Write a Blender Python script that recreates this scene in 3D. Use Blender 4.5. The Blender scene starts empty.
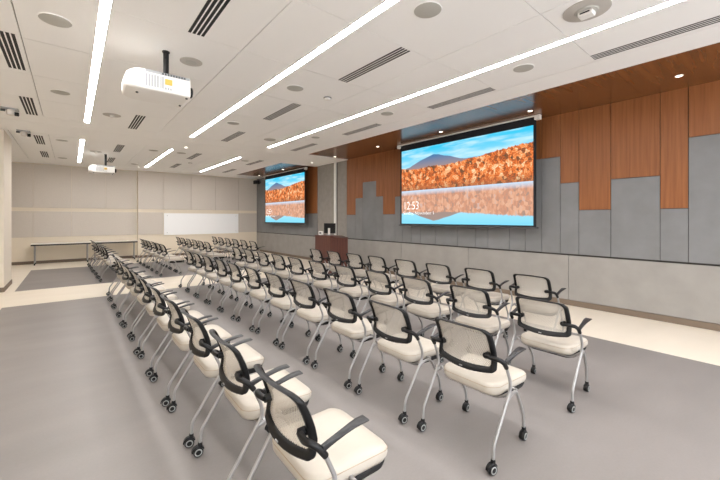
import bpy, bmesh, math, random
from mathutils import Vector, Matrix
random.seed(7)
PI = math.pi
SC = bpy.context.scene
COL = SC.collection

# ------------------------------------------------------------------ materials
def lin(c):
    return tuple(((v/255)/12.92 if v/255 <= .04045 else ((v/255+.055)/1.055)**2.4) for v in c)

def mat(name, rgb, rough=.6, metal=0., spec=.5, emit=None, emit_s=0.):
    m = bpy.data.materials.new(name); m.use_nodes = True
    b = m.node_tree.nodes['Principled BSDF']
    b.inputs['Base Color'].default_value = (*lin(rgb), 1)
    b.inputs['Roughness'].default_value = rough
    b.inputs['Metallic'].default_value = metal
    b.inputs['Specular IOR Level'].default_value = spec
    if emit:
        b.inputs['Emission Color'].default_value = (*lin(emit), 1)
        b.inputs['Emission Strength'].default_value = emit_s
    return m

class NT:
    """small helper to write node maths"""
    def __init__(s, m):
        m.use_nodes = True
        s.t = m.node_tree; s.n = s.t.nodes; s.l = s.t.links
    def new(s, k, **kw):
        x = s.n.new(k)
        for a, b in kw.items(): setattr(x, a, b)
        return x
    def put(s, sock, v):
        if isinstance(v, bpy.types.NodeSocket): s.l.new(v, sock)
        elif v is not None: sock.default_value = v
    def m(s, op, a, b=None, c=None, clamp=False):
        x = s.new('ShaderNodeMath', operation=op, use_clamp=clamp)
        s.put(x.inputs[0], a); s.put(x.inputs[1], b); s.put(x.inputs[2], c)
        return x.outputs[0]
    def mix(s, f, a, b):
        x = s.new('ShaderNodeMix', data_type='RGBA')
        s.put(x.inputs[0], f)
        for k, v in ((6, a), (7, b)):
            s.put(x.inputs[k], v if isinstance(v, bpy.types.NodeSocket) else (*lin(v), 1))
        return x.outputs[2]
    def xyz(s, x, y, z=0.):
        n = s.new('ShaderNodeCombineXYZ')
        s.put(n.inputs[0], x); s.put(n.inputs[1], y); s.put(n.inputs[2], z)
        return n.outputs[0]
    def noise(s, vec, scale=1., detail=3., rough=.5):
        n = s.new('ShaderNodeTexNoise')
        s.put(n.inputs['Vector'], vec); n.inputs['Scale'].default_value = scale
        n.inputs['Detail'].default_value = detail; n.inputs['Roughness'].default_value = rough
        return n.outputs['Fac']
    def ramp(s, f, stops):
        n = s.new('ShaderNodeValToRGB'); e = n.color_ramp.elements
        while len(e) < len(stops): e.new(.5)
        for k, (p, c) in enumerate(stops):
            e[k].position = p; e[k].color = (*lin(c), 1)
        s.put(n.inputs[0], f); return n.outputs[0]
    def step(s, x, edge, soft):
        # 0 below edge, 1 above, smooth width soft
        n = s.new('ShaderNodeMapRange', interpolation_type='SMOOTHSTEP')
        s.put(n.inputs[0], s.m('SUBTRACT', x, edge))
        n.inputs[1].default_value = -soft; n.inputs[2].default_value = soft
        return n.outputs[0]
    def objco(s):
        o = s.new('ShaderNodeTexCoord').outputs['Object']
        p = s.new('ShaderNodeSeparateXYZ'); s.l.new(o, p.inputs[0])
        return o, p.outputs[0], p.outputs[1], p.outputs[2]
    @property
    def bsdf(s): return s.n['Principled BSDF']

def speckle(m, lo, hi, scale, stretch=(1, 1, 1), bump=0., detail=4.):
    t = NT(m); o, x, y, z = t.objco()
    v = t.xyz(t.m('MULTIPLY', x, stretch[0]), t.m('MULTIPLY', y, stretch[1]), t.m('MULTIPLY', z, stretch[2]))
    f = t.noise(v, scale, detail)
    t.l.new(t.ramp(f, [(.3, lo), (.7, hi)]), t.bsdf.inputs['Base Color'])
    if bump:
        b = t.new('ShaderNodeBump'); b.inputs['Strength'].default_value = bump; b.inputs['Distance'].default_value = .002
        t.l.new(f, b.inputs['Height']); t.l.new(b.outputs[0], t.bsdf.inputs['Normal'])
    return m

M = {}
M['ceiling'] = mat('ceiling_white', (244, 243, 241), .75)
M['gap'] = mat('dark_gap', (62, 58, 54), .9)
M['tilegap'] = mat('ceiling_joint', (132, 127, 121), .9)
M['wood'] = speckle(mat('wood_veneer', (140, 82, 45), .42, spec=.35), (128, 77, 42), (152, 96, 56), 3., (9, 9, .35))
M['woodsoffit'] = speckle(mat('wood_soffit', (140, 82, 45), .22, spec=.85), (112, 70, 39), (128, 81, 46), 3., (.3, 5, 1), detail=2.)
M['greypanel'] = speckle(mat('grey_cladding', (138, 139, 141), .7), (119, 119, 119), (129, 129, 130), 2.5)
M['lowpanel'] = speckle(mat('warm_grey_panel', (174, 168, 160), .75), (147, 143, 138), (157, 153, 148), 3.)
M['warmfabric'] = speckle(mat('warm_fabric', (160, 155, 149), .85), (142, 137, 131), (152, 147, 141), 6.)
M['brown'] = mat('brown_skirting', (118, 103, 88), .6)
M['beige'] = mat('beige_paint', (229, 218, 199), .7)
M['fabric'] = speckle(mat('beige_fabric', (205, 195, 183), .9), (202, 194, 184), (209, 201, 191), 60., (1, 1, 1))
M['column'] = mat('column_paint', (226, 216, 200), .7)
M['white'] = mat('white_paint', (235, 233, 229), .5)
M['offwhite'] = mat('warm_white_plastic', (222, 217, 210), .5)
M['board'] = mat('whiteboard_glass', (250, 251, 251), .12, spec=.6)
M['black'] = mat('black_plastic', (14, 14, 15), .42, spec=.35)
M['blackm'] = mat('black_matt', (20, 20, 21), .7)
M['armblack'] = mat('arm_black', (38, 38, 40), .4)
M['silver'] = mat('silver_paint', (166, 165, 164), .32, metal=.5)
M['wheelgrey'] = mat('wheel_grey', (150, 152, 150), .5)
M['cream'] = speckle(mat('cream_vinyl', (226, 214, 197), .45, spec=.4), (183, 175, 163), (191, 183, 171), 5.)
M['seam'] = mat('seam_thread', (170, 154, 134), .7)
M['grille'] = mat('speaker_grille', (180, 178, 171), .8)
M['grille2'] = mat('speaker_ring', (186, 181, 174), .7)
M['label'] = mat('yellow_label', (212, 178, 84), .6)
M['greyplastic'] = mat('grey_plastic', (168, 170, 172), .5)
M['darkgrey'] = mat('dark_grey_plastic', (70, 72, 74), .5)
M['lectern'] = speckle(mat('lectern_veneer', (92, 56, 48), .4), (84, 48, 41), (102, 64, 54), 3., (8, 8, .4))
M['screenblack'] = mat('screen_border', (22, 25, 31), .75)
M['tabletop'] = mat('table_white', (226, 220, 210), .4)
M['strip'] = mat('light_diffuser', (255, 255, 255), .6, emit=(252, 250, 249), emit_s=49.)
M['spot'] = mat('downlight_lens', (255, 255, 255), .6, emit=(255, 246, 232), emit_s=8.)

# flooring: grey sheet and cream sheet with soft mottling
def floor_mat(name, lo, hi, rough, spec):
    m = mat(name, hi, rough, spec=spec)
    t = NT(m); o, x, y, z = t.objco()
    a = t.noise(t.xyz(t.m('MULTIPLY', x, .9), t.m('MULTIPLY', y, 2.2)), 1.2, 4.)
    b = t.noise(o, 60., 3.)
    f = t.m('ADD', t.m('MULTIPLY', a, .75), t.m('MULTIPLY', b, .25))
    t.l.new(t.ramp(f, [(.3, lo), (.7, hi)]), t.bsdf.inputs['Base Color'])
    return m
M['floorgrey'] = floor_mat('grey_flooring', (129, 124, 121), (141, 135, 132), .42, .4)
M['floorcream'] = floor_mat('cream_flooring', (232, 221, 204), (240, 230, 214), .4, .4)

# woven chair back: real see-through weave
def net_mat():
    m = mat('woven_net', (202, 195, 184), .6)
    t = NT(m); o, x, y, z = t.objco()
    p = .0115
    def thread(c):
        w = t.m('SINE', t.m('MULTIPLY', c, 2*PI/p))
        return t.step(w, .12, .3)
    d1 = t.m('ADD', y, t.m('MULTIPLY', z, .55)); d2 = t.m('SUBTRACT', t.m('MULTIPLY', y, .55), z)
    g = t.m('MAXIMUM', thread(d1), thread(d2))
    tr = t.new('ShaderNodeBsdfTransparent'); mx = t.new('ShaderNodeMixShader')
    t.put(mx.inputs[0], g); t.l.new(tr.outputs[0], mx.inputs[1]); t.l.new(t.bsdf.outputs[0], mx.inputs[2])
    t.l.new(mx.outputs[0], t.n['Material Output'].inputs[0])
    return m
M['net'] = net_mat()

# lake and autumn woods shown on the screens
def picture_mat(W, Hh):
    m = bpy.data.materials.new('projected_picture'); m.use_nodes = True
    t = NT(m); o, x, y, z = t.objco()
    u = t.m('DIVIDE', x, W); v0 = t.m('DIVIDE', y, Hh)
    wl = .445
    refl = t.m('LESS_THAN', v0, wl)
    ab = t.m('ABSOLUTE', t.m('SUBTRACT', v0, wl))
    h = t.m('ADD', ab, 0.)                               # height above the shore, mirrored in the water
    def n1(k, s, det=3.): return t.noise(t.xyz(t.m('MULTIPLY', u, s), k), 1., det)
    sky = t.mix(t.m('MULTIPLY', h, 1.9, clamp=True), (214, 240, 248), (58, 196, 234))
    cl = t.noise(t.xyz(t.m('MULTIPLY', u, 3.), t.m('MULTIPLY', h, 9.)), 1.4, 4.)
    sky = t.mix(t.m('MULTIPLY', t.step(cl, .55, .16), .6), sky, (226, 245, 250))
    # far blue hill
    g1 = t.m('POWER', 2.718, t.m('MULTIPLY', t.m('POWER', t.m('DIVIDE', t.m('SUBTRACT', u, .31), .15), 2.), -1.))
    pk = t.m('MAXIMUM', 0., t.m('SUBTRACT', 1., t.m('DIVIDE', t.m('ABSOLUTE', t.m('SUBTRACT', u, .31)), .27)))
    ridge = t.m('ADD', t.m('ADD', t.m('MULTIPLY', g1, .05), t.m('MULTIPLY', pk, .10)), t.m('ADD', .275, t.m('MULTIPLY', n1(3.3, 8.), .05)))
    right = t.m('MULTIPLY', t.step(u, .62, .3), .06)
    ridge = t.m('ADD', ridge, right)
    mtn = t.mix(t.m('DIVIDE', t.m('SUBTRACT', h, .27), .17, clamp=True), (170, 142, 132), (44, 116, 170))
    mn = t.noise(t.xyz(t.m('MULTIPLY', u, 40.), t.m('MULTIPLY', h, 30.)), 1., 4.)
    mtn = t.mix(t.m('MULTIPLY', mn, .35), mtn, (120, 132, 150))
    col = t.mix(t.step(h, ridge, .004), mtn, sky)
    # autumn trees
    tl = t.m('ADD', t.m('ADD', .235, t.m('MULTIPLY', t.step(u, .78, .42), .13)),
             t.m('ADD', t.m('MULTIPLY', n1(9.1, 55., 2.), .05), t.m('MULTIPLY', n1(1.7, 7.), .06)))
    tl = t.m('ADD', tl, t.m('MULTIPLY', t.m('SUBTRACT', .08, u, clamp=True), .2))
    vo = t.new('ShaderNodeTexVoronoi'); vo.inputs['Scale'].default_value = 1.
    vv = t.xyz(t.m('MULTIPLY', u, 56.), t.m('MULTIPLY', h, 27.))
    t.l.new(vv, vo.inputs['Vector'])
    sp = t.new('ShaderNodeSeparateColor'); t.l.new(vo.outputs['Color'], sp.inputs[0])
    fine = t.noise(t.xyz(t.m('MULTIPLY', u, 150.), t.m('MULTIPLY', h, 70.)), 1., 3.)
    big = t.noise(t.xyz(t.m('MULTIPLY', u, 13.), t.m('MULTIPLY', h, 9.)), 1., 3.)
    f = t.m('ADD', t.m('ADD', t.m('MULTIPLY', sp.outputs[0], .34), t.m('MULTIPLY', fine, .62)), t.m('MULTIPLY', t.m('SUBTRACT', big, .5), .5))
    tr = t.ramp(f, [(.22, (84, 80, 62)), (.34, (146, 86, 56)), (.46, (218, 108, 54)), (.58, (240, 150, 86)), (.70, (246, 214, 170))])
    low = t.m('SUBTRACT', 1., t.m('DIVIDE', h, .10), clamp=True)
    tr = t.mix(t.m('MULTIPLY', low, .55), tr, (128, 100, 78))
    col = t.mix(t.step(h, tl, .006), tr, col)
    # water: paler, blurred copy
    wob = t.noise(t.xyz(t.m('MULTIPLY', u, 46.), t.m('MULTIPLY', h, 7.)), 1., 3.)
    tw = t.ramp(t.m('ADD', t.m('MULTIPLY', sp.outputs[0], .3), t.m('MULTIPLY', wob, .6)),
                [(.2, (160, 140, 130)), (.42, (206, 148, 120)), (.58, (226, 176, 146)), (.8, (178, 176, 186))])
    tw = t.mix(t.m('SUBTRACT', 1., t.m('DIVIDE', h, .07), clamp=True), tw, (198, 222, 244))
    hill = t.m('ADD', t.m('MULTIPLY', ridge, .62), t.m('ADD', .08, t.m('MULTIPLY', pk, .05)))
    tl2 = t.m('ADD', t.m('MULTIPLY', tl, .55), .135)
    wsky = t.mix(t.m('MULTIPLY', h, 2.1, clamp=True), (206, 238, 250), (120, 212, 240))
    wc = t.mix(t.step(h, hill, .006), (160, 140, 132), wsky)
    wc = t.mix(t.step(h, tl2, .01), tw, wc)
    col = t.mix(refl, col, wc)
    em = t.new('ShaderNodeEmission'); em.inputs[1].default_value = 1.12
    t.l.new(col, em.inputs[0]); t.l.new(em.outputs[0], t.n['Material Output'].inputs[0])
    return m

# ------------------------------------------------------------------ mesh helpers
class MB:
    def __init__(s):
        s.bm = bmesh.new(); s.mi = 0
    def face(s, vs):
        try:
            f = s.bm.faces.new(vs); f.material_index = s.mi; return f
        except ValueError: pass
    def box(s, x0, x1, y0, y1, z0, z1, bev=0.):
        r = bmesh.ops.create_cube(s.bm, size=1., matrix=Matrix.Translation(((x0+x1)/2, (y0+y1)/2, (z0+z1)/2)) @ Matrix.Diagonal((abs(x1-x0), abs(y1-y0), abs(z1-z0), 1)))
        fs = {f for v in r['verts'] for f in v.link_faces}
        for f in fs: f.material_index = s.mi
        if bev:
            es = list({e for v in r['verts'] for e in v.link_edges})
            q = bmesh.ops.bevel(s.bm, geom=es, offset=bev, segments=2, affect='EDGES', profile=.5)
            for f in q['faces']: f.material_index = s.mi
        return s
    def loft(s, rings, close=True, cap0=True, cap1=True):
        vr = [[s.bm.verts.new(p) for p in r] for r in rings]
        n = len(vr[0])
        for a, b in zip(vr, vr[1:]):
            for k in range(n if close else n-1):
                j = (k+1) % n
                s.face([a[k], a[j], b[j], b[k]])
        if cap0: s.face(list(reversed(vr[0])))
        if cap1: s.face(vr[-1])
        return s
    def tube(s, pts, r, n=10, flat=None):
        """sweep a circle (or flat ellipse) along pts; r may be a list"""
        pts = [Vector(p) for p in pts]
        rs = r if isinstance(r, (list, tuple)) else [r]*len(pts)
        rings = []; up = None
        for i, p in enumerate(pts):
            d = (pts[min(i+1, len(pts)-1)]-pts[max(i-1, 0)]).normalized()
            if up is None:
                up = Vector((0, 1, 0)) if abs(d.y) < .9 else Vector((0, 0, 1))
            a = d.cross(up).normalized(); b = a.cross(d).normalized(); up = b
            ring = []
            for k in range(n):
                t = 2*PI*k/n
                ring.append(p + a*(math.cos(t)*rs[i]) + b*(math.sin(t)*rs[i]*(flat or 1.)))
            rings.append(ring)
        return s.loft(rings)
    def lathe(s, prof, origin=(0, 0, 0), axis='z', n=24):
        o = Vector(origin); rings = []
        for r, h in prof:
            ring = []
            for k in range(n):
                t = 2*PI*k/n; c, q = math.cos(t)*r, math.sin(t)*r
                if axis == 'z': p = Vector((c, q, h))
                elif axis == 'y': p = Vector((q, h, c))
                else: p = Vector((h, c, q))
                ring.append(o+p)
            rings.append(ring)
        return s.loft(rings)
    def build(s, name, mats, parent=None, smooth=False, angle=40):
        bmesh.ops.recalc_face_normals(s.bm, faces=s.bm.faces)
        me = bpy.data.meshes.new(name); s.bm.to_mesh(me); s.bm.free()
        for m in (mats if isinstance(mats, (list, tuple)) else [mats]): me.materials.append(m)
        if smooth:
            me.polygons.foreach_set('use_smooth', [True]*len(me.polygons))
            try: me.set_sharp_from_angle(angle=math.radians(angle))
            except Exception: pass
        o = bpy.data.objects.new(name, me); COL.objects.link(o)
        if parent: o.parent = parent
        return o

def thing(name, label, cat, loc=(0, 0, 0), group=None, rot=(0, 0, 0)):
    o = bpy.data.objects.new(name, None); COL.objects.link(o)
    o.location = loc; o.rotation_euler = rot; o.empty_display_size = .1
    o['label'] = label; o['category'] = cat
    if group: o['group'] = group
    return o
def tag(o, label, cat, group=None):
    o['label'] = label; o['category'] = cat
    if group: o['group'] = group
    return o
def structure(o):
    o['kind'] = 'structure'; return o
def copy_tree(o, parent=None):
    c = o.copy(); COL.objects.link(c)
    if parent: c.parent = parent
    for ch in list(o.children): copy_tree(ch, c)
    return c
def smooth_path(pts, r=.05, n=5):
    """round the inner corners of a polyline"""
    P = [Vector(p) for p in pts]; out = [P[0]]
    for a, b, c in zip(P, P[1:], P[2:]):
        d1 = (a-b); d2 = (c-b)
        k = min(r, d1.length*.45, d2.length*.45)
        p0 = b+d1.normalized()*k; p1 = b+d2.normalized()*k
        for i in range(n+1):
            t = i/n
            out.append(p0*(1-t)**2 + b*2*t*(1-t) + p1*t*t)
    out.append(P[-1]); return out
def rrect(hx, hy, r, n=6, cx=0., cy=0., z=0.):
    out = []
    for sx, sy, a0 in ((1, 1, 0), (-1, 1, 90), (-1, -1, 180), (1, -1, 270)):
        for k in range(n+1):
            a = math.radians(a0+90*k/n)
            out.append(Vector((cx+sx*(hx-r)+r*math.cos(a), cy+sy*(hy-r)+r*math.sin(a), z)))
    return out

# ------------------------------------------------------------------ the room shell
XL, XR, YB, YN, ZC = -3.0, 7.0, 16.6, -3.6, 3.5
ZW = 3.515
# floor: cream sheet with two big grey fields
f = MB()
xs = [XL-.1, -.95, 5.36, XR+.2]; ys = [YN-.1, 8.80, 10.58, 14.60, YB+.2]
for i in range(3):
    for j in range(4):
        f.mi = 1 if (i == 1 and j in (0, 2)) else 0
        f.face([f.bm.verts.new((xs[a], ys[b], 0)) for a, b in ((i, j), (i+1, j), (i+1, j+1), (i, j+1))])
f.mi = 0
structure(f.build('floor', [M['floorcream'], M['floorgrey']]))
b = MB(); b.box(XL-.1, XR+.2, YN-.1, YB+.2, -.12, -.01)
structure(b.build('floor_slab', M['gap']))

# ceiling: tiles laid with open joints under a dark void, plain borders between
c = MB()
c.mi = 1; c.box(XL-.1, XR+.2, YN-.1, YB+.3, ZC+.045, ZC+.12); c.mi = 0
def tiles(xe, ye, gx=.009, gy=.006):
    for x0, x1 in zip(xe, xe[1:]):
        for y0, y1 in zip(ye, ye[1:]):
            c.box(x0+gx/2, x1-gx/2, y0+gy/2, y1-gy/2, ZC, ZC+.03)
ye1 = [YN-.05, -2.26, -1.02, .22, 1.46, 2.71, 3.93, 5.15, 6.40, 7.65, 8.88]
tiles([XL-.05, -2.32, -.41, 1.5, 3.4, 4.95], ye1)
ye2 = [10.70, 11.0, 12.24, 13.48, 14.72, 15.42]
tiles([-1.06, -.41, 1.5, 3.4, 4.95], ye2)
c.box(XL-.05, 5.0, 8.886, 9.54, ZC-.0, ZC+.03)                  # plain band across the middle
c.box(XL-.05, 5.0, 9.552, 10.69, ZC, ZC+.03)
c.box(XL-.05, -1.07, 10.69, 15.43, ZC, ZC+.03)
c.box(XL-.05, XR+.1, 15.43, 15.70, ZC, ZC+.03); c.box(XL-.05, XR+.1, 15.74, YB+.1, ZC, ZC+.03)
c.box(XL-.05, -1.13, 15.69, 15.75, ZC, ZC+.03); c.box(1.9, XR+.1, 15.69, 15.75, ZC, ZC+.03)
c.box(4.956, 5.45, YN-.05, 9.13, ZC, ZC+.05)                     # white margin along the timber soffit
c.box(4.956, XR+.1, 9.13, 11.08, ZC, ZC+.05)
c.box(4.956, 5.58, 11.08, 15.43, ZC, ZC+.05)
structure(c.build('ceiling', [M['ceiling'], M['tilegap']]))
# timber soffit, boards with hairline joints
def soffit(name, x0, x1, ylist):
    w = MB()
    for a, b2 in zip(ylist, ylist[1:]):
        w.box(x0+.012, x1, a+.002, b2-.002, ZW, ZW+.025)
    structure(w.build(name, M['woodsoffit']))
soffit('trim_1', 5.45, XR+.05, [YN, -2.58, -1.58, -.58, .42, 1.42, 2.42, 3.42, 4.42, 5.42, 6.42, 7.42, 8.42, 9.128])
soffit('trim_2', 5.58, XR+.05, [11.082, 12.1, 13.1, 14.1, 15.43])

# right wall: backing, cladding boards, lower panels, skirting
w = MB(); w.box(XR+.03, XR+.18, YN-.1, YB+.2, -.05, ZC+.1); structure(w.build('wall_right', M['gap']))
cols = [(15.2, 16.6, 9), (14.6, 15.2, 2.2), (14.0, 14.6, 1.77), (13.4, 14.0, 2.2), (12.8, 13.4, 1.77), (12.2, 12.8, 2.2), (11.6, 12.2, 1.77), (10.985, 11.6, 1.77),
        (8.72, 9.18, 1.70), (8.36, 8.72, 2.22), (7.74, 8.36, 2.70), (7.44, 7.74, 2.23), (6.95, 7.44, 1.70), (6.67, 6.95, 2.19),
        (6.34, 6.67, 2.7), (6.02, 6.34, 2.7), (5.54, 6.02, 2.7), (4.89, 5.54, 2.7), (4.41, 4.89, 2.7), (4.11, 4.41, 2.7), (3.63, 4.11, 2.7), (3.3, 3.63, 2.7), (2.98, 3.3, 2.73),
        (2.65, 2.98, 2.73), (2.34, 2.65, 2.23), (1.86, 2.34, 1.73), (1.22, 1.86, 2.24), (.9, 1.22, 1.73), (.3, .9, 2.77), (-.1, .3, 2.24), (-.6, -.1, 1.73),
        (-1.2, -.6, 2.77), (-1.6, -1.2, 2.2), (-2.2, -1.6, 1.73), (-2.7, -2.2, 2.24), (YN, -2.7, 2.77)]
g = MB(); wd = MB()
for y0, y1, zb in cols:
    e = .004
    g.box(XR, XR+.035, y0+e, y1-e, .935, min(zb, ZC+.03)-e)
    if zb < 3.4: wd.box(XR, XR+.035, y0+e, y1-e, zb+e, ZC+.03)
structure(g.build('trim_3', M['greypanel'])); structure(wd.build('trim_4', M['wood']))
q = MB()
q.box(XR, XR+.035, 9.185, 9.70, .935, ZC+.03); q.box(XR, XR+.035, 9.90, 10.95, .935, ZC+.03)
structure(q.build('trim_5', M['warmfabric']))
q = MB()
le = [YN, -1.2, .1, 2.51, 4.6, 6.7, 8.85, 10.97, 12.0, 14.96, YB]
for y0, y1 in zip(le, le[1:]): q.box(XR, XR+.035, y0+.003, y1-.003, .10, .905)
structure(q.build('trim_6', M['lowpanel']))
q = MB(); q.box(XR-.012, XR+.035, YN, YB, 0, .095); structure(q.build('baseboard_right', M['brown']))
q = MB(); q.box(XR-.05, XR-.001, 9.745, 9.845, 0, ZC, .004); structure(q.build('trim_7', M['white']))   # boxed riser

# back wall: painted wall, fabric panels in two tiers, nearer bay on the right
q = MB(); q.box(XL-.1, XR+.2, YB+.02, YB+.2, -.05, ZC+.1); structure(q.build('wall_back', M['beige']))
q = MB(); q.box(2.045, XR, YB-.16, YB+.02, 0, ZC); structure(q.build('wall_back_bay', M['beige']))
q = MB()
def tier(xe, y, z0, z1):
    for a, b2 in zip(xe, xe[1:]): q.box(a+.004, b2-.004, y-.03, y, z0, z1, .003)
tier([XL+.1, -2.05, -1.03, 0, 1.02, 2.03], YB+.02, 1.96, ZC-.02); tier([XL+.1, -1.03, 0, 2.03], YB+.02, .93, 1.83)
tier([2.05, 2.96, 4.01, 5.03, 6.09, XR-.01], YB-.16, 1.96, ZC-.02); tier([2.05, 2.95], YB-.16, .93, 1.83); tier([6.1, XR-.01], YB-.16, .93, 1.83)
structure(q.build('trim_8', M['fabric']))
q = MB(); q.box(XL, 2.04, YB-.0, YB+.02, 0, .10); q.box(2.035, XR-.02, YB-.18, YB-.16, 0, .10); structure(q.build('baseboard_back', M['brown']))
q = MB(); q.box(XL-.15, XL, YN-.1, YB+.2, -.05, ZC+.1); structure(q.build('wall_left', M['column']))
q = MB(); q.box(XL, XL+.012, YN, YB, 0, .1); structure(q.build('baseboard_left', M['brown']))
q = MB()
q.box(XL-.1, XR+.2, YN-.15, YN, -.05, .6); q.box(XL-.1, XR+.2, YN-.15, YN, 3.2, ZC+.1)
for x0, x1 in ((XL-.1, -2.5), (1.6, 2.2), (6.3, XR+.2)): q.box(x0, x1, YN-.15, YN, .6, 3.2)
structure(q.build('wall_near', M['beige']))
for k, (x0, x1) in enumerate(((-2.5, 1.6), (2.2, 6.3))):  # unseen windows behind the camera, added so daylight lifts the dark ceiling
    q = MB(); n_ = 4
    for i in range(n_+1):
        xx = x0+(x1-x0)*i/n_; q.box(xx-.025, xx+.025, YN-.1, YN-.04, .6, 3.2)
    q.box(x0, x1, YN-.1, YN-.04, .6, .66); q.box(x0, x1, YN-.1, YN-.04, 3.14, 3.2)
    structure(q.build('added_window_%d' % (k+1), M['white']))
# square column on the left
q = MB(); q.box(-2.3, -1.125, 10.67, 11.95, .9, ZC); q.box(-2.3, -1.125, 10.67, 11.95, .0, .893)
q.box(-2.29, -1.135, 10.68, 11.94, .5, 1.)
structure(q.build('trim_9', M['column']))
q = MB(); q.box(-2.31, -1.113, 10.658, 11.962, 0, .10); structure(q.build('baseboard_column', M['brown']))

# ------------------------------------------------------------------ chairs
def back_x(z, s):
    # spine profile (side view) and wrap of the backrest around the sitter
    pts = [(.52, -.172), (.56, -.160), (.60, -.146), (.65, -.140), (.70, -.150), (.76, -.171), (.82, -.199), (.88, -.236)]
    for (z0, x0), (z1, x1) in zip(pts, pts[1:]):
        if z <= z1 or z1 == .88:
            k = (z-z0)/(z1-z0); break
    k2 = max(-.5, min(1.5, k))
    return x0+(x1-x0)*k2 - .022 + .034*s*s
def back_pt(s, t, off=0.):
    zb = .545+.024*s*s; zt = .868-.014*s*s
    a = s*(.232-.006*t); z = zb+t*(zt-zb)
    return Vector((back_x(z, s)+off, a, z))
def st_loop(s1, t0, t1, rb, rt, n=6):
    """rounded outline in (s, t): half width s1, from t0 to t1"""
    o = []
    for cs, ct, r, a0 in ((1, 1, rt, 0), (-1, 1, rt, 90), (-1, 0, rb, 180), (1, 0, rb, 270)):
        rs, rv = r/.22, r/.33
        for k in range(n+1):
            a = math.radians(a0+90*k/n)
            o.append((cs*(s1-rs)+rs*math.cos(a), (t1-rv if ct else t0+rv)+rv*math.sin(a)))
    out = []
    for i, p in enumerate(o):                      # subdivide long straight runs
        q2 = o[(i+1) % len(o)]; L = math.hypot((q2[0]-p[0])*.22, (q2[1]-p[1])*.33)
        m_ = 8 if L > .08 else 1
        for k in range(m_): out.append((p[0]+(q2[0]-p[0])*k/m_, p[1]+(q2[1]-p[1])*k/m_))
    return out

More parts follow.
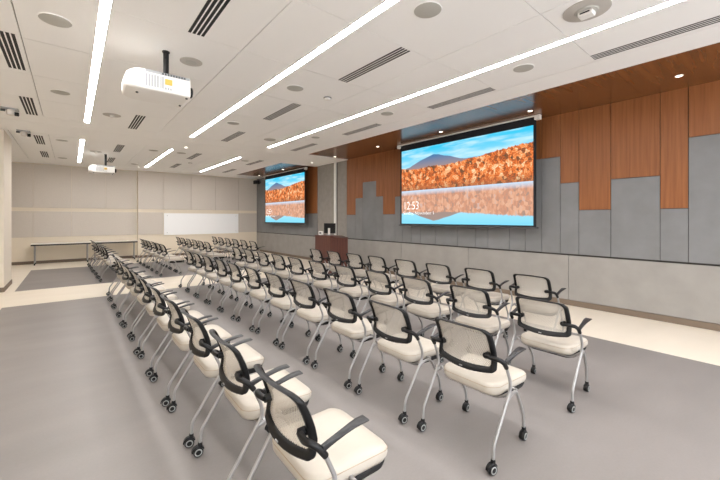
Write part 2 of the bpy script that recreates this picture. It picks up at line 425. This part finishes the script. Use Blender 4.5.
def make_chair():
    root = thing('conference_chair', 'x', 'chair')
    # seat cushion
    s = MB(); cx = .082
    def ring(sc, z, dx=0.):
        r = []
        for p in rrect(.230*sc, .238*sc, .075*sc, 6):
            k = 1.0 if p.x > 0 else 1.0-.10*(p.x/.235)**2
            dz = -.018*max(0, (p.x-.1)/.135)**2 if z > .42 else 0.     # waterfall front edge
            dz += .008*(p.y/.24)**2 if z > .44 else 0.
            r.append(Vector((cx+dx+p.x, p.y*k, z+dz)))
        return r
    s.loft([ring(.86, .392), ring(.95, .398), ring(.99, .415), ring(1., .434), ring(.99, .450), ring(.955, .463), ring(.90, .470), ring(.7, .472), ring(.4, .468), ring(.1, .467)])
    s.mi = 1
    rp = ring(.995, .449); s.tube(rp+[rp[0]], .0022, 5)
    seat = s.build('seat', [M['cream'], M['seam']], root, True, 60)
    p = MB()
    def pr(sc, z, dx=0.): return [Vector((cx+dx+v.x, v.y, z)) for v in rrect(.190*sc, .236*sc, .07*sc, 5)]
    p.loft([pr(.60, .333, .04), pr(.76, .337, .04), pr(.92, .360, .036), pr(.97, .386, .030), pr(.95, .399, .026)])
    pan = p.build('seat_pan', M['blackm'], root, True, 50); pan['label'] = 'black underside shell'
    # backrest frame
    fr = MB()
    Lo = st_loop(1.0, 0., 1., .026, .045); Li = st_loop(.855, .125, .950, .022, .042)
    def lp(L, off, k=0., other=None):
        out = []
        for i, (a, t) in enumerate(L):
            if other: a, t = a+(other[i][0]-a)*k, t+(other[i][1]-t)*k
            out.append(back_pt(a, t, off))
        return out
    rings = [lp(Lo, .006), lp(Lo, .013, .2, Li), lp(Lo, .013, .8, Li), lp(Li, .004), lp(Li, -.006), lp(Lo, -.016, .75, Li), lp(Lo, -.018, .25, Li), lp(Lo, -.008)]
    rings.append(rings[0])
    fr.loft(rings, cap0=False, cap1=False)
    bmesh.ops.remove_doubles(fr.bm, verts=fr.bm.verts, dist=1e-5)
    frame = fr.build('backrest_frame', M['black'], root, True, 50); frame['label'] = 'black plastic frame'
    # woven panel inside the frame
    nt = MB(); NU, NV = 14, 12
    grid = []
    for j in range(NV+1):
        row = []
        for i in range(NU+1):
            row.append(nt.bm.verts.new(back_pt(-.86+1.72*i/NU, .115+.845*j/NV, -.001)))
        grid.append(row)
    for j in range(NV):
        for i in range(NU):
            corner = (i in (0, NU-1)) and j == NV-1
            if not corner: nt.face([grid[j][i], grid[j][i+1], grid[j+1][i+1], grid[j+1][i]])
    net = nt.build('backrest_net', M['net'], frame, True, 80); net['label'] = 'beige see-through woven panel'
    bd = MB(); q2 = back_pt(0, .055, -.021)
    bd.box(q2.x-.001, q2.x+.004, -.012, .012, q2.z-.004, q2.z+.004, .001)
    bd.build('badge', M['silver'], frame)['label'] = 'small silver badge'
    for sg in (1, -1):
        # bracket: stub behind the frame, elbow forward and down to the tube
        k = MB()
        pth = smooth_path([back_pt(sg*.78, .39, -.032), Vector((-.192, sg*.240, .678)), Vector((-.180, sg*.272, .678)), Vector((-.150, sg*.290, .656)), Vector((-.122, sg*.292, .616))], .03, 4)
        k.tube(pth, [.0155]*(len(pth)-1)+[.0145], 10)
        k.tube([back_pt(sg*.78, .39, -.036), back_pt(sg*.78, .39, .006)], .020, 12)
        k.build('arm_bracket', M['black'], root, True, 50)
        # armrest: flat paddle sweeping up and forward
        a = MB(); A = []
        for x, z, hw, th in ((-.140, .652, .010, .014), (-.112, .662, .012, .011), (-.075, .672, .015, .0085), (-.035, .682, .018, .007), (.01, .692, .022, .006), (.045, .697, .025, .0055), (.085, .699, .026, .004)):
            yc = sg*.294
            A.append([Vector((x, yc-hw, z-th*.4)), Vector((x, yc-hw*.8, z-th)), Vector((x, yc+hw*.8, z-th)), Vector((x, yc+hw, z-th*.4)), Vector((x, yc+hw, z+th*.4)), Vector((x, yc+hw*.8, z+th)), Vector((x, yc-hw*.8, z+th)), Vector((x, yc-hw, z+th*.4))])
        a.loft(A); a.build('armrest', M['armblack'], root, True, 50)
        # rear leg: from the bracket forward, then raking back to its castor
        r = MB(); r.tube(smooth_path([(-.130, sg*.292, .632), (-.080, sg*.296, .520), (-.072, sg*.290, .455), (-.262, sg*.284, .165), (-.268, sg*.284, .066)], .03, 5), .0105, 10)
        leg = r.build('leg', M['silver'], root, True, 60)
        castor(leg, -.268, sg*.284, -.1 if sg > 0 else -.22)
        r = MB(); r.tube(smooth_path([(-.108, sg*.288, .400), (-.03, sg*.279, .418), (.030, sg*.272, .412), (.075, sg*.262, .380), (.205, sg*.240, .185), (.218, sg*.238, .066)], .05, 5), .0105, 10)
        leg = r.build('leg', M['silver'], root, True, 60)
        castor(leg, .218, sg*.238, .12 if sg > 0 else .05)
    x = MB(); x.tube([(.05, -.272, .416), (.05, .272, .416)], .010, 8)
    x.tube(smooth_path([(-.06, -.28, .43), (-.06, -.2, .368), (-.06, .2, .368), (-.06, .28, .43)], .05, 4), .009, 8)
    x.build('crossbar', M['silver'], root, True, 60)
    return root

def castor(leg, x, y, rz):
    k = MB(); tilt = .012
    X = Matrix.Translation((x, y, 0)) @ Matrix.Rotation(rz, 4, 'Z') @ Matrix.Translation((-tilt, 0, 0))
    k.mi = 0
    k.lathe([(.012, -.020), (.029, -.019), (.0315, -.014), (.0315, .014), (.029, .019), (.012, .020)], (0, 0, .0315), 'y', 20)
    k.mi = 1
    for sg in (1, -1): k.lathe([(.015, sg*.0185), (.017, sg*.0215), (.0225, sg*.0215), (.0245, sg*.0185)], (0, 0, .0315), 'y', 20)
    k.mi = 0
    # hood over the wheel
    rings = []
    for i in range(9):
        a = math.radians(20+20*i); R0, R1 = .034, .040
        d = Vector((math.cos(a), 0, math.sin(a)))
        o = Vector((0, 0, .0315))
        rings.append([o+d*R0+Vector((0, -.015, 0)), o+d*R1+Vector((0, -.012, 0)), o+d*R1+Vector((0, .012, 0)), o+d*R0+Vector((0, .015, 0))])
    k.loft(rings)
    k.lathe([(.015, .062), (.015, .082), (.0125, .088)], (tilt, 0, 0), 'z', 12)
    for v in k.bm.verts: v.co = X @ v.co
    o = k.build('castor', [M['black'], M['wheelgrey']], leg, True, 45); o['label'] = 'black castor with pale ring'

proto = make_chair()
ordn = ['nearest the camera', 'second from the camera', 'third from the camera', 'fourth from the camera', 'fifth from the camera', 'sixth from the camera', 'seventh from the camera',
        'eighth from the camera', 'ninth from the camera', 'tenth from the camera', 'farthest from the camera']
rowname = ['leftmost row beside open grey floor', 'second row from the left', 'third row from the left', 'row closest to the screen wall']
front = [(.928, [1.475, 2.19, 2.90, 3.60, 4.33, 5.06, 5.78, 6.47, 7.15, 7.82, 8.51]),
         (2.28, [1.43, 2.15, 2.87, 3.59, 4.31, 5.02, 5.72, 6.41, 7.13, 7.82, 8.5]),
         (3.43, [1.39, 2.13, 2.86, 3.55, 4.28, 5.03, 5.76, 6.47, 7.20, 7.93, 8.66]),
         (4.70, [2.06, 2.79, 3.51, 4.22, 4.95, 5.62, 6.32, 7.03])]
back = [(.85, [11.08+.70*i for i in range(6)]), (2.16, [11.04+.70*i for i in range(6)]),
        (3.42, [11.30+.73*i for i in range(5)]+[14.95]), (4.62, [10.75+.74*i for i in range(6)])]
first = True
for block, rows in ((0, front), (1, back)):
    for ri, (x, yl) in enumerate(rows):
        for i, y in enumerate(yl):
            o = proto if first else copy_tree(proto); first = False
            o.location = (x+random.uniform(-.01, .01)+(-.012*(y-1.5) if block == 0 else -.036*(y-10.9) if ri == 0 else -.012*(y-11.)), y, 0); o.rotation_euler = (0, 0, random.uniform(-.03, .03))
            n = ordn[i] if i < len(yl)-1 else ordn[-1]
            if block == 0:
                o['label'] = 'cream chair %s in front block, %s' % (n, rowname[ri])
                o['group'] = 'mesh-back conference chairs in the front block'
            else:
                o['label'] = 'cream chair beyond pale floor band, %s, %s' % (n, rowname[ri].replace(' beside open grey floor', ''))
                o['group'] = 'mesh-back conference chairs in the far block'

# ------------------------------------------------------------------ projection screens
def text_mesh(name, body, size, m, parent, loc, sx=1.):
    cu = bpy.data.curves.new(name, 'FONT'); cu.body = body; cu.size = size; cu.extrude = .0004; cu.offset = -.0042*size/.2
    tmp = bpy.data.objects.new(name, cu); COL.objects.link(tmp)
    dg = bpy.context.evaluated_depsgraph_get(); dg.update()
    me = bpy.data.meshes.new_from_object(tmp.evaluated_get(dg)); me.name = name
    bpy.data.objects.remove(tmp)
    me.materials.clear(); me.materials.append(m)
    o = bpy.data.objects.new(name, me); COL.objects.link(o); o.parent = parent; o.location = loc; o.scale = (sx, 1, 1)
    return o
PW, PH = 3.40, 1.89
M['picture'] = picture_mat(PW, PH)
M['glow'] = mat('lit_text', (255, 255, 255), .5, emit=(255, 255, 255), emit_s=1.)
def screen(label, ytop_left, zbot):
    r = thing('projection_screen', label, 'projection screen', (6.70, ytop_left, zbot), 'pull-down projection screens on the right wall', (PI/2, 0, -PI/2))
    b = MB(); b.box(-.05, PW+.05, -.03, PH+.165, -.012, -.002); b.build('screen_cloth', M['screenblack'], r)['label'] = 'black border cloth'
    p = MB(); p.face([p.bm.verts.new(v) for v in ((0, 0, 0), (PW, 0, 0), (PW, PH, 0), (0, PH, 0))])
    p.build('screen_picture', M['picture'], r)['label'] = 'projected autumn lake landscape'
    k = MB(); k.tube([(-.085, -.04, -.007), (PW+.085, -.04, -.007)], .016, 10); k.build('weight_bar', M['darkgrey'], r, True)
    h = MB(); h.box(-.10, PW+.10, PH+.150, PH+.172, -.05, .035, .004)
    h.mi = 0
    h.box(-.13, -.03, PH+.085, PH+.172, -.05, .04, .006); h.box(PW+.03, PW+.13, PH+.085, PH+.172, -.05, .04, .006)
    h.build('housing', M['white'], r)['label'] = 'white ceiling slot trim with end brackets'
    text_mesh('clock_text', '12:53', .29, M['glow'], r, (.06, .365, .003), .84)
    text_mesh('date_text', 'Sunday, November 1', .115, M['glow'], r, (.06, .232, .003), 1.04)
    return r
screen('large projection screen with lake picture on the wood-clad wall, right of the lectern', 6.405, 1.447)
screen('far projection screen with lake picture near back corner, left of the lectern', 14.78, 1.42)

# ------------------------------------------------------------------ projectors
def projector(label, x, y, ztop):
    r = thing('projector', label, 'projector', (x, y, ztop-.19), 'ceiling projectors')
    b = MB()
    def sec(xx, hy, z0, z1, rr):
        return [Vector((xx, p.x, p.y)) for p in rrect(hy, (z1-z0)/2, rr, 5, 0, (z0+z1)/2)]
    b.loft([sec(-.39, .14, .04, .13, .03), sec(-.375, .20, .015, .170, .04), sec(-.335, .235, .004, .198, .045), sec(-.28, .25, 0, .212, .03), sec(-.24, .25, 0, .215, .022), sec(.222, .25, 0, .215, .02), sec(.230, .24, .008, .208, .02)])
    for vv in b.bm.verts: vv.co.y += .03
    b.build('body', M['white'], r, True, 35)
    t = MB(); t.box(-.215, .220, -.2225, -.2185, .182, .209); t.build('top_band', M['greyplastic'], r)['label'] = 'grey band along the top edge'
    v = MB()
    for k in range(5): v.box(-.215+.027*k, -.199+.027*k, -.224, -.2185, .035, .165)
    for k in range(3): v.box(-.075+.014*k, -.067+.014*k, -.224, -.2185, .035, .165)
    for k in range(3): v.box(-.03+.025*k, -.015+.025*k, -.224, -.2185, .030, .055)
    v.build('vent_grille', M['greyplastic'], r)['label'] = 'row of grey vent slots'
    v = MB()
    for k in range(9): v.box(-.06+.027*k, -.042+.027*k, -.2245, -.2185, .185, .206)
    v.build('connector_panel', M['darkgrey'], r)
    l = MB(); l.box(-.030, .042, -.2245, -.2185, .085, .148, .0015); l.build('warning_label', M['label'], r)['label'] = 'yellow warning label'
    l = MB(); l.lathe([(.056, .222), (.060, .232), (.060, .268), (.050, .274), (.046, .258)], (0, -.10, .090), 'x', 24); l.build('lens', M['black'], r, True)['label'] = 'black lens barrel'
    u = MB()
    u.lathe([(.012, -.012), (.014, .003)], (-.27, -.05, 0), 'z', 12); u.lathe([(.012, -.012), (.014, .003)], (.2, -.16, 0), 'z', 12); u.lathe([(.012, -.012), (.014, .003)], (.2, .16, 0), 'z', 12)
    u.build('foot', M['darkgrey'], r, True)
    m = MB(); h = ZC-(ztop-.19)
    m.box(-.10, .10, -.09, .09, .213, .228, .003)
    m.build('mount_plate', M['greyplastic'], r)
    m = MB(); m.lathe([(.030, .22), (.030, h-.012)], (.02, 0, 0), 'z', 16); m.lathe([(.040, h-.012), (.040, h)], (.02, 0, 0), 'z', 20)
    m.build('mount_pole', M['black'], r, True)['label'] = 'black ceiling pole'
    return r
projector('near white projector hanging large under the ceiling on a black pole', .82, 4.53, 3.15)
projector('far white projector hanging small in front of the back wall', .77, 12.92, 3.12)

# ------------------------------------------------------------------ ceiling fittings
def strip(label, x, y0, y1):
    r = thing('ceiling_light', label, 'light', (x, (y0+y1)/2, ZC), 'linear ceiling lights')
    L = (y1-y0)/2; hw = .040
    d = MB(); d.box(-hw, hw, -L, L, -.0018, -.0004); d.build('diffuser', M['strip'], r)['label'] = 'glowing white diffuser'
    t = MB()
    for sg in (1, -1): t.box(sg*hw, sg*(hw+.008), -L-.01, L+.01, -.005, 0)
    t.box(-hw-.01, hw+.01, L, L+.012, -.006, 0); t.box(-hw-.01, hw+.01, -L-.012, -L, -.006, 0)
    t.build('frame', M['white'], r)
for x, nm in ((.235, 'leftmost'), (2.18, 'middle'), (4.11, 'rightmost')):
    strip('%s long linear light strip in the near ceiling field' % nm, x, -3.3, 8.86)
    strip('%s short linear light strip in the far ceiling beyond the plain band' % nm, x-.03, 10.85, 15.2)

def vent(label, x, y0, y1, w=.17, ns=4):
    r = thing('ceiling_vent', label, 'vent', (x, (y0+y1)/2, ZC), 'slotted ceiling air vents')
    L = (y1-y0)/2
    b = MB(); b.box(-w/2, w/2, -L, L, -.0022, -.0002); b.build('backing', M['blackm'], r)['label'] = 'black slots'
    s = MB(); p = w/ns
    for k in range(ns+1):
        xx = -w/2+k*p; s.box(xx-.0065, xx+.0065, -L-.004, L+.004, -.0032, -.001)
    s.build('blades', M['ceiling'], r)['label'] = 'white blades'
vt = [(-.535, 5.1, 6.26, 'at the left picture edge'), (-.56, 7.63, 8.85, 'left, just before the plain ceiling band'),
      (1.0, 2.72, 3.90, 'near the top edge, right of the near projector pole'), (1.0, 7.64, 8.88, 'between left and middle light strips, just before the plain band'),
      (2.92, 2.73, 3.93, 'largest between middle and right light strips'), (2.92, 5.2, 6.4, 'second between middle and right light strips'), (2.92, 7.65, 8.86, 'third between middle and right light strips'),
      (4.80, .30, 1.46, 'nearest along the timber soffit'), (4.80, 2.74, 3.92, 'second along the timber soffit'), (4.83, 5.25, 6.42, 'third along the timber soffit'), (4.83, 7.67, 8.86, 'fourth along the timber soffit'),
      (-.6, 10.98, 12.2, 'first left in far ceiling field'), (-.62, 13.5, 14.7, 'last left in far ceiling field'), (1.0, 11.0, 12.24, 'first above the far projector'), (1.0, 13.5, 14.7, 'last behind the far projector pole'),
      (2.92, 11.0, 12.24, 'first between the short middle and right strips'), (2.92, 13.5, 14.7, 'last between the short middle and right strips'), (4.86, 11.0, 12.24, 'beside far timber soffit, nearer one'), (4.9, 13.6, 14.9, 'beside far timber soffit, farther one')]
for x, y0, y1, s in vt: vent('white slotted ceiling vent ' + s, x, y0, y1)

def speaker(label, x, y, r=.115, inner=False):
    o = thing('ceiling_speaker', label, 'speaker', (x, y, ZC), 'round ceiling speakers')
    g = MB(); g.lathe([(r, 0), (r, -.006), (r*.9, -.009), (.01, -.012)], (0, 0, 0), 'z', 32); g.build('grille', M['grille2' if inner else 'grille'], o, True)
    if inner:
        g = MB(); g.lathe([(r*.52, -.006), (r*.5, -.015), (.01, -.016)], (0, 0, 0), 'z', 28); g.build('cone', M['grille'], o, True)
    else:
        g = MB(); g.lathe([(r+.006, 0), (r+.006, -.004), (r, -.007), (r-.002, 0)], (0, 0, 0), 'z', 32); g.build('rim', M['ceiling'], o, True)
for x, y, r, inn, s in [(-.12, 4.49, .125, 0, 'left of the long left light strip, nearer one'), (-.13, 7.0, .115, 0, 'left of the long left light strip, farther one'), (1.13, 4.62, .125, 1, 'with pale ring, right of the near projector pole'),
                   (2.53, 2.09, .125, 0, 'right of the middle strip, nearest'), (2.54, 4.58, .12, 0, 'right of the middle strip, second'), (2.51, 7.05, .115, 0, 'right of the middle strip, third'),
                   (4.45, 2.12, .12, 0, 'right of the right strip, nearer one'), (4.45, 4.62, .115, 0, 'right of the right strip, farther one'), (3.72, 7.96, .14, 1, 'pale, left of the right strip near its far end'),
                   (1.78, 11.3, .12, 0, 'left of the short middle strip'), (2.49, 11.25, .12, 1, 'right of the short middle strip'), (1.72, 14.55, .12, 0, 'left of the short middle strip far end'),
                   (-.18, 11.27, .12, 0, 'left of the short left strip, nearer one'), (-.22, 14.55, .12, 0, 'left of the short left strip, farther one'), (4.45, 11.4, .12, 0, 'right of the short right strip'), (4.45, 7.05, .1, 0, 'small, right of the right strip far end')]:
    speaker('round ceiling speaker ' + s, x, y, r, bool(inn))

def sensor(label, x, y, r=.14):
    o = thing('ceiling_sensor', label, 'sensor', (x, y, ZC), 'round ceiling sensors')
    g = MB(); g.lathe([(r, 0), (r, -.006), (r*.8, -.012), (r*.3, -.014)], (0, 0, 0), 'z', 28); g.build('plate', M['grille2'], o, True)
    g = MB(); g.lathe([(.035, -.01), (.03, -.04), (.012, -.055), (.004, -.057)], (0, 0, 0), 'z', 16); g.build('nozzle', M['offwhite'], o, True)
sensor('round plate with small nozzle right of the long left light strip', .58, 7.94); sensor('round plate with small nozzle above the far projector', .54, 12.56)

o = thing('ceiling_camera', 'wide round ceiling plate holding a small white box, top right', 'ceiling camera', (3.66, 1.16, ZC))
g = MB(); g.lathe([(.19, 0), (.19, -.008), (.17, -.012), (.10, -.013)], (0, 0, 0), 'z', 40); g.build('plate', M['grille2'], o, True)
g = MB(); g.lathe([(.10, -.010), (.09, -.022), (.07, -.024)], (0, 0, 0), 'z', 32); g.build('recess', M['grille'], o, True)
g = MB(); g.box(-.05, .05, -.06, .06, -.062, -.02, .01); g.build('camera_box', M['white'], o)
g = MB(); g.box(-.053, -.048, -.04, .04, -.046, -.034); g.build('lens_window', M['black'], o)

def smoke(label, x, y):
    o = thing('smoke_detector', label, 'smoke detector', (x, y, ZC), 'smoke detectors')
    g = MB(); g.lathe([(.062, 0), (.062, -.012), (.055, -.016)], (0, 0, 0), 'z', 24); g.build('base', M['darkgrey'], o, True)
    g = MB(); g.lathe([(.058, -.014), (.055, -.034), (.03, -.044), (.005, -.045)], (0, 0, 0), 'z', 24); g.build('cover', M['white'], o, True)
smoke('smoke detector between the middle and right light strips', 3.14, 4.62); smoke('smoke detector between the short light strips in the far ceiling', 3.17, 13.07)

def bracket_cam(label, x, y):
    o = thing('ceiling_camera', label, 'camera', (x, y, ZC), 'small ceiling cameras')
    g = MB(); g.box(-.12, .10, -.10, .10, -.018, 0, .004); g.build('base_plate', M['greyplastic'], o)
    g = MB(); g.lathe([(.05, -.015), (.06, -.05), (.055, -.10), (.03, -.115)], (0, 0, 0), 'z', 20); g.build('body', M['offwhite'], o, True)
    g = MB(); g.lathe([(.034, 0), (.036, .05), (.028, .056)], (.05, -.02, -.085), 'x', 16); g.build('lens', M['black'], o, True)
    g = MB(); g.lathe([(.02, -.06), (.022, 0)], (-.07, 0, -.035), 'x', 12); g.build('end_cap', M['darkgrey'], o, True)
bracket_cam('white ceiling camera with black lens in front of the plain ceiling band, left edge', -.82, 8.62)
bracket_cam('white ceiling camera with black lens behind the plain ceiling band, above column', -.80, 10.62)

def downlight(label, x, y, z, lamp=0.):
    o = thing('downlight', label, 'downlight', (x, y, z), 'small round downlights')
    g = MB(); g.lathe([(.048, 0), (.048, -.004), (.034, -.006), (.033, 0)], (0, 0, 0), 'z', 24); g.build('trim_ring', M['white'], o, True)
    g = MB(); g.lathe([(.033, -.0005), (.032, -.003), (.004, -.0035)], (0, 0, 0), 'z', 20); g.build('lens', M['spot'], o, True)
for k, y in enumerate((.91, 2.91, 4.88, 6.96, 8.95)):
    downlight('downlight in the timber soffit, %s from the right' % ['first', 'second', 'third', 'fourth', 'fifth'][k], 6.36, y, ZW)
downlight('downlight in the far timber soffit near the back corner', 6.5, 15.0, ZW); downlight('downlight in the far timber soffit above the far screen', 6.45, 12.6, ZW)
downlight('downlight in the plain ceiling behind the middle light strip', 2.39, 10.3, ZC); downlight('downlight in the white ceiling between the two timber soffits', 6.36, 10.3, ZC)
downlight('downlight near the back wall beyond the middle short strip', 1.94, 15.32, ZC)

# ------------------------------------------------------------------ lectern and what stands on it
LX, LY = 5.49, 7.92; LD, LW = .59, .80
o = thing('lectern', 'dark brown wooden lectern in front of the row closest to the screen wall', 'lectern', (LX, LY, 0))
def wedge(x0, x1, y0, y1, z0, za, zb_):
    q = MB(); v = [q.bm.verts.new(p) for p in ((x0, y0, z0), (x1, y0, z0), (x1, y1, z0), (x0, y1, z0), (x0, y0, za), (x1, y0, zb_), (x1, y1, zb_), (x0, y1, za))]
    for fc in ((3, 2, 1, 0), (4, 5, 6, 7), (0, 1, 5, 4), (1, 2, 6, 5), (2, 3, 7, 6), (3, 0, 4, 7)): q.face([v[i] for i in fc])
    return q
q = MB(); q.box(.02, LD-.03, .02, LW-.02, 0, .06); q.build('plinth', M['blackm'], o)
wedge(.0, .02, 0, LW, .05, 1.09, 1.088).build('front_panel', M['lectern'], o)
wedge(.0205, LD, 0, .02, .05, 1.082, 1.010).build('side_panel', M['lectern'], o); wedge(.0205, LD, LW-.02, LW, .05, 1.082, 1.010).build('side_panel', M['lectern'], o)
q = MB(); pf = [(-.012, 1.102), (.36, 1.102), (LD+.01, 1.032), (LD+.01, 1.012), (.355, 1.083), (-.012, 1.083)]
q.loft([[Vector((px_, yy, pz)) for px_, pz in pf] for yy in (-.012, LW+.012)]); q.build('top', M['lectern'], o)
q = MB(); q.box(.02, LD-.02, .02, LW-.02, .55, .57); q.build('shelf', M['lectern'], o)
q = MB(); q.box(.02, .42, LW, LW+.03, .72, .98, .004); q.build('side_flap', M['lectern'], o)
def topz(lx): return 1.103
# monitor
o = thing('monitor', 'black computer monitor seen from behind on the lectern top', 'monitor', (LX+.27, LY+.44, topz(.27)), None, (0, 0, math.radians(14)))
q = MB(); q.box(-.07, .07, -.10, .10, 0.0, .016, .004); q.build('foot', M['greyplastic'], o)
q = MB(); q.box(-.045, -.02, -.035, .035, .0, .20, .006); q.build('stand', M['offwhite'], o)
q = MB(); q.box(-.020, .012, -.21, .21, .05, .34, .006); q.build('panel', M['black'], o)
q = MB(); q.box(.0125, .0135, -.195, .195, .065, .325); q.build('display', M['blackm'], o)
o = thing('control_panel', 'small white touch control box beside the monitor on the lectern', 'control panel', (LX+.13, LY+.69, topz(.13)), None, (0, 0, .2))
q = MB(); q.box(-.03, .03, -.07, .07, 0, .11, .006); q.build('case', M['white'], o)
q = MB(); q.box(-.0325, -.0295, -.035, .035, .03, .08); q.build('button_pad', M['darkgrey'], o)

# ------------------------------------------------------------------ tables along the back wall
def table(label, x0, x1):
    o = thing('folding_table', label, 'table', ((x0+x1)/2, 16.24, 0), 'folding tables along the back wall')
    L = (x1-x0)/2
    q = MB(); q.box(-L, L, -.27, .27, .700, .722, .004); q.build('tabletop', M['tabletop'], o)
    q = MB(); q.box(-L+.01, L-.01, -.268, .268, .655, .6995); q.build('edge_shadow_rail', M['blackm'], o)['label'] = 'black edge rail, deepened as painted shadow under the top'  # black edge made thicker to paint in the shadow line beneath the tabletop
    for sg in (1, -1):
        q = MB(); x = sg*(L-.10)
        q.tube(smooth_path([(x, -.22, .068), (x, -.20, .10), (x, .0, .10), (x, .20, .10), (x, .22, .068)], .03, 3), .02, 8)
        q.tube([(x, -.03, .10), (x, -.06, .66)], .028, 10)
        leg = q.build('leg', M['silver'], o, True)
        for yy in (-.22, .22):
            q = MB(); q.lathe([(.012, -.018), (.034, -.016), (.034, .016), (.012, .018)], (x, yy, .034), 'x', 16); q.build('castor', M['black'], leg, True)
table('white folding table by the back wall, left of the two, beside the column', -1.06, .55)
table('white folding table by the back wall, right of the two, behind the chair rows', .57, 1.99)

o = thing('mounted_whiteboard', 'wide white glass board on the beige back wall', 'whiteboard', (2.965, 16.3978, .89))
q = MB(); q.box(0, 3.12, 0, .012, 0, .91, .003); q.build('board', M['board'], o)
q = MB()
for xx in (.12, 3.0):
    for zz in (.10, .81): q.lathe([(.012, -.008), (.014, 0)], (xx, 0, zz), 'y', 10)
for xx in (.12, 3.0):
    for zz in (.10, .81): q.box(xx-.02, xx+.02, .012, .042, zz-.02, zz+.02)
q.build('standoff', M['silver'], o)

o = thing('wall_speaker', 'small black loudspeaker in the back right corner under the ceiling', 'loudspeaker', (6.80, 16.0, 3.22))
q = MB(); q.box(-.10, .10, -.14, .14, 0, .17, .012); q.build('cabinet', M['black'], o)
q = MB(); q.box(-.106, -.101, -.12, .12, .015, .155); q.build('grille', M['blackm'], o)
q = MB(); q.box(.10, .199, -.03, .03, .06, .11); q.build('wall_arm', M['darkgrey'], o)

# ------------------------------------------------------------------ light, world, camera
wl = bpy.data.worlds.new('World'); SC.world = wl; wl.use_nodes = True
wl.node_tree.nodes['Background'].inputs[0].default_value = (.88, .93, 1, 1); wl.node_tree.nodes['Background'].inputs[1].default_value = 6.2  # sky brightness that lights the room through the added windows

cd = bpy.data.cameras.new('Camera'); cam = bpy.data.objects.new('Camera', cd); COL.objects.link(cam)
cam.location = (0, 0, 1.58); cam.rotation_euler = (PI/2, 0, -math.radians(39.5))
cd.sensor_width = 36; cd.lens = 36*350/720; cd.shift_y = -21.5/720; cd.clip_start = .05
SC.camera = cam
vs = SC.view_settings
vs.view_transform = 'Standard'; vs.look = 'None'; vs.gamma = 1; vs.use_curve_mapping = False; vs.exposure = .07
SC.cycles.max_bounces = 10; SC.cycles.diffuse_bounces = 6; SC.cycles.transparent_max_bounces = 24
SC.cycles.use_denoising = True
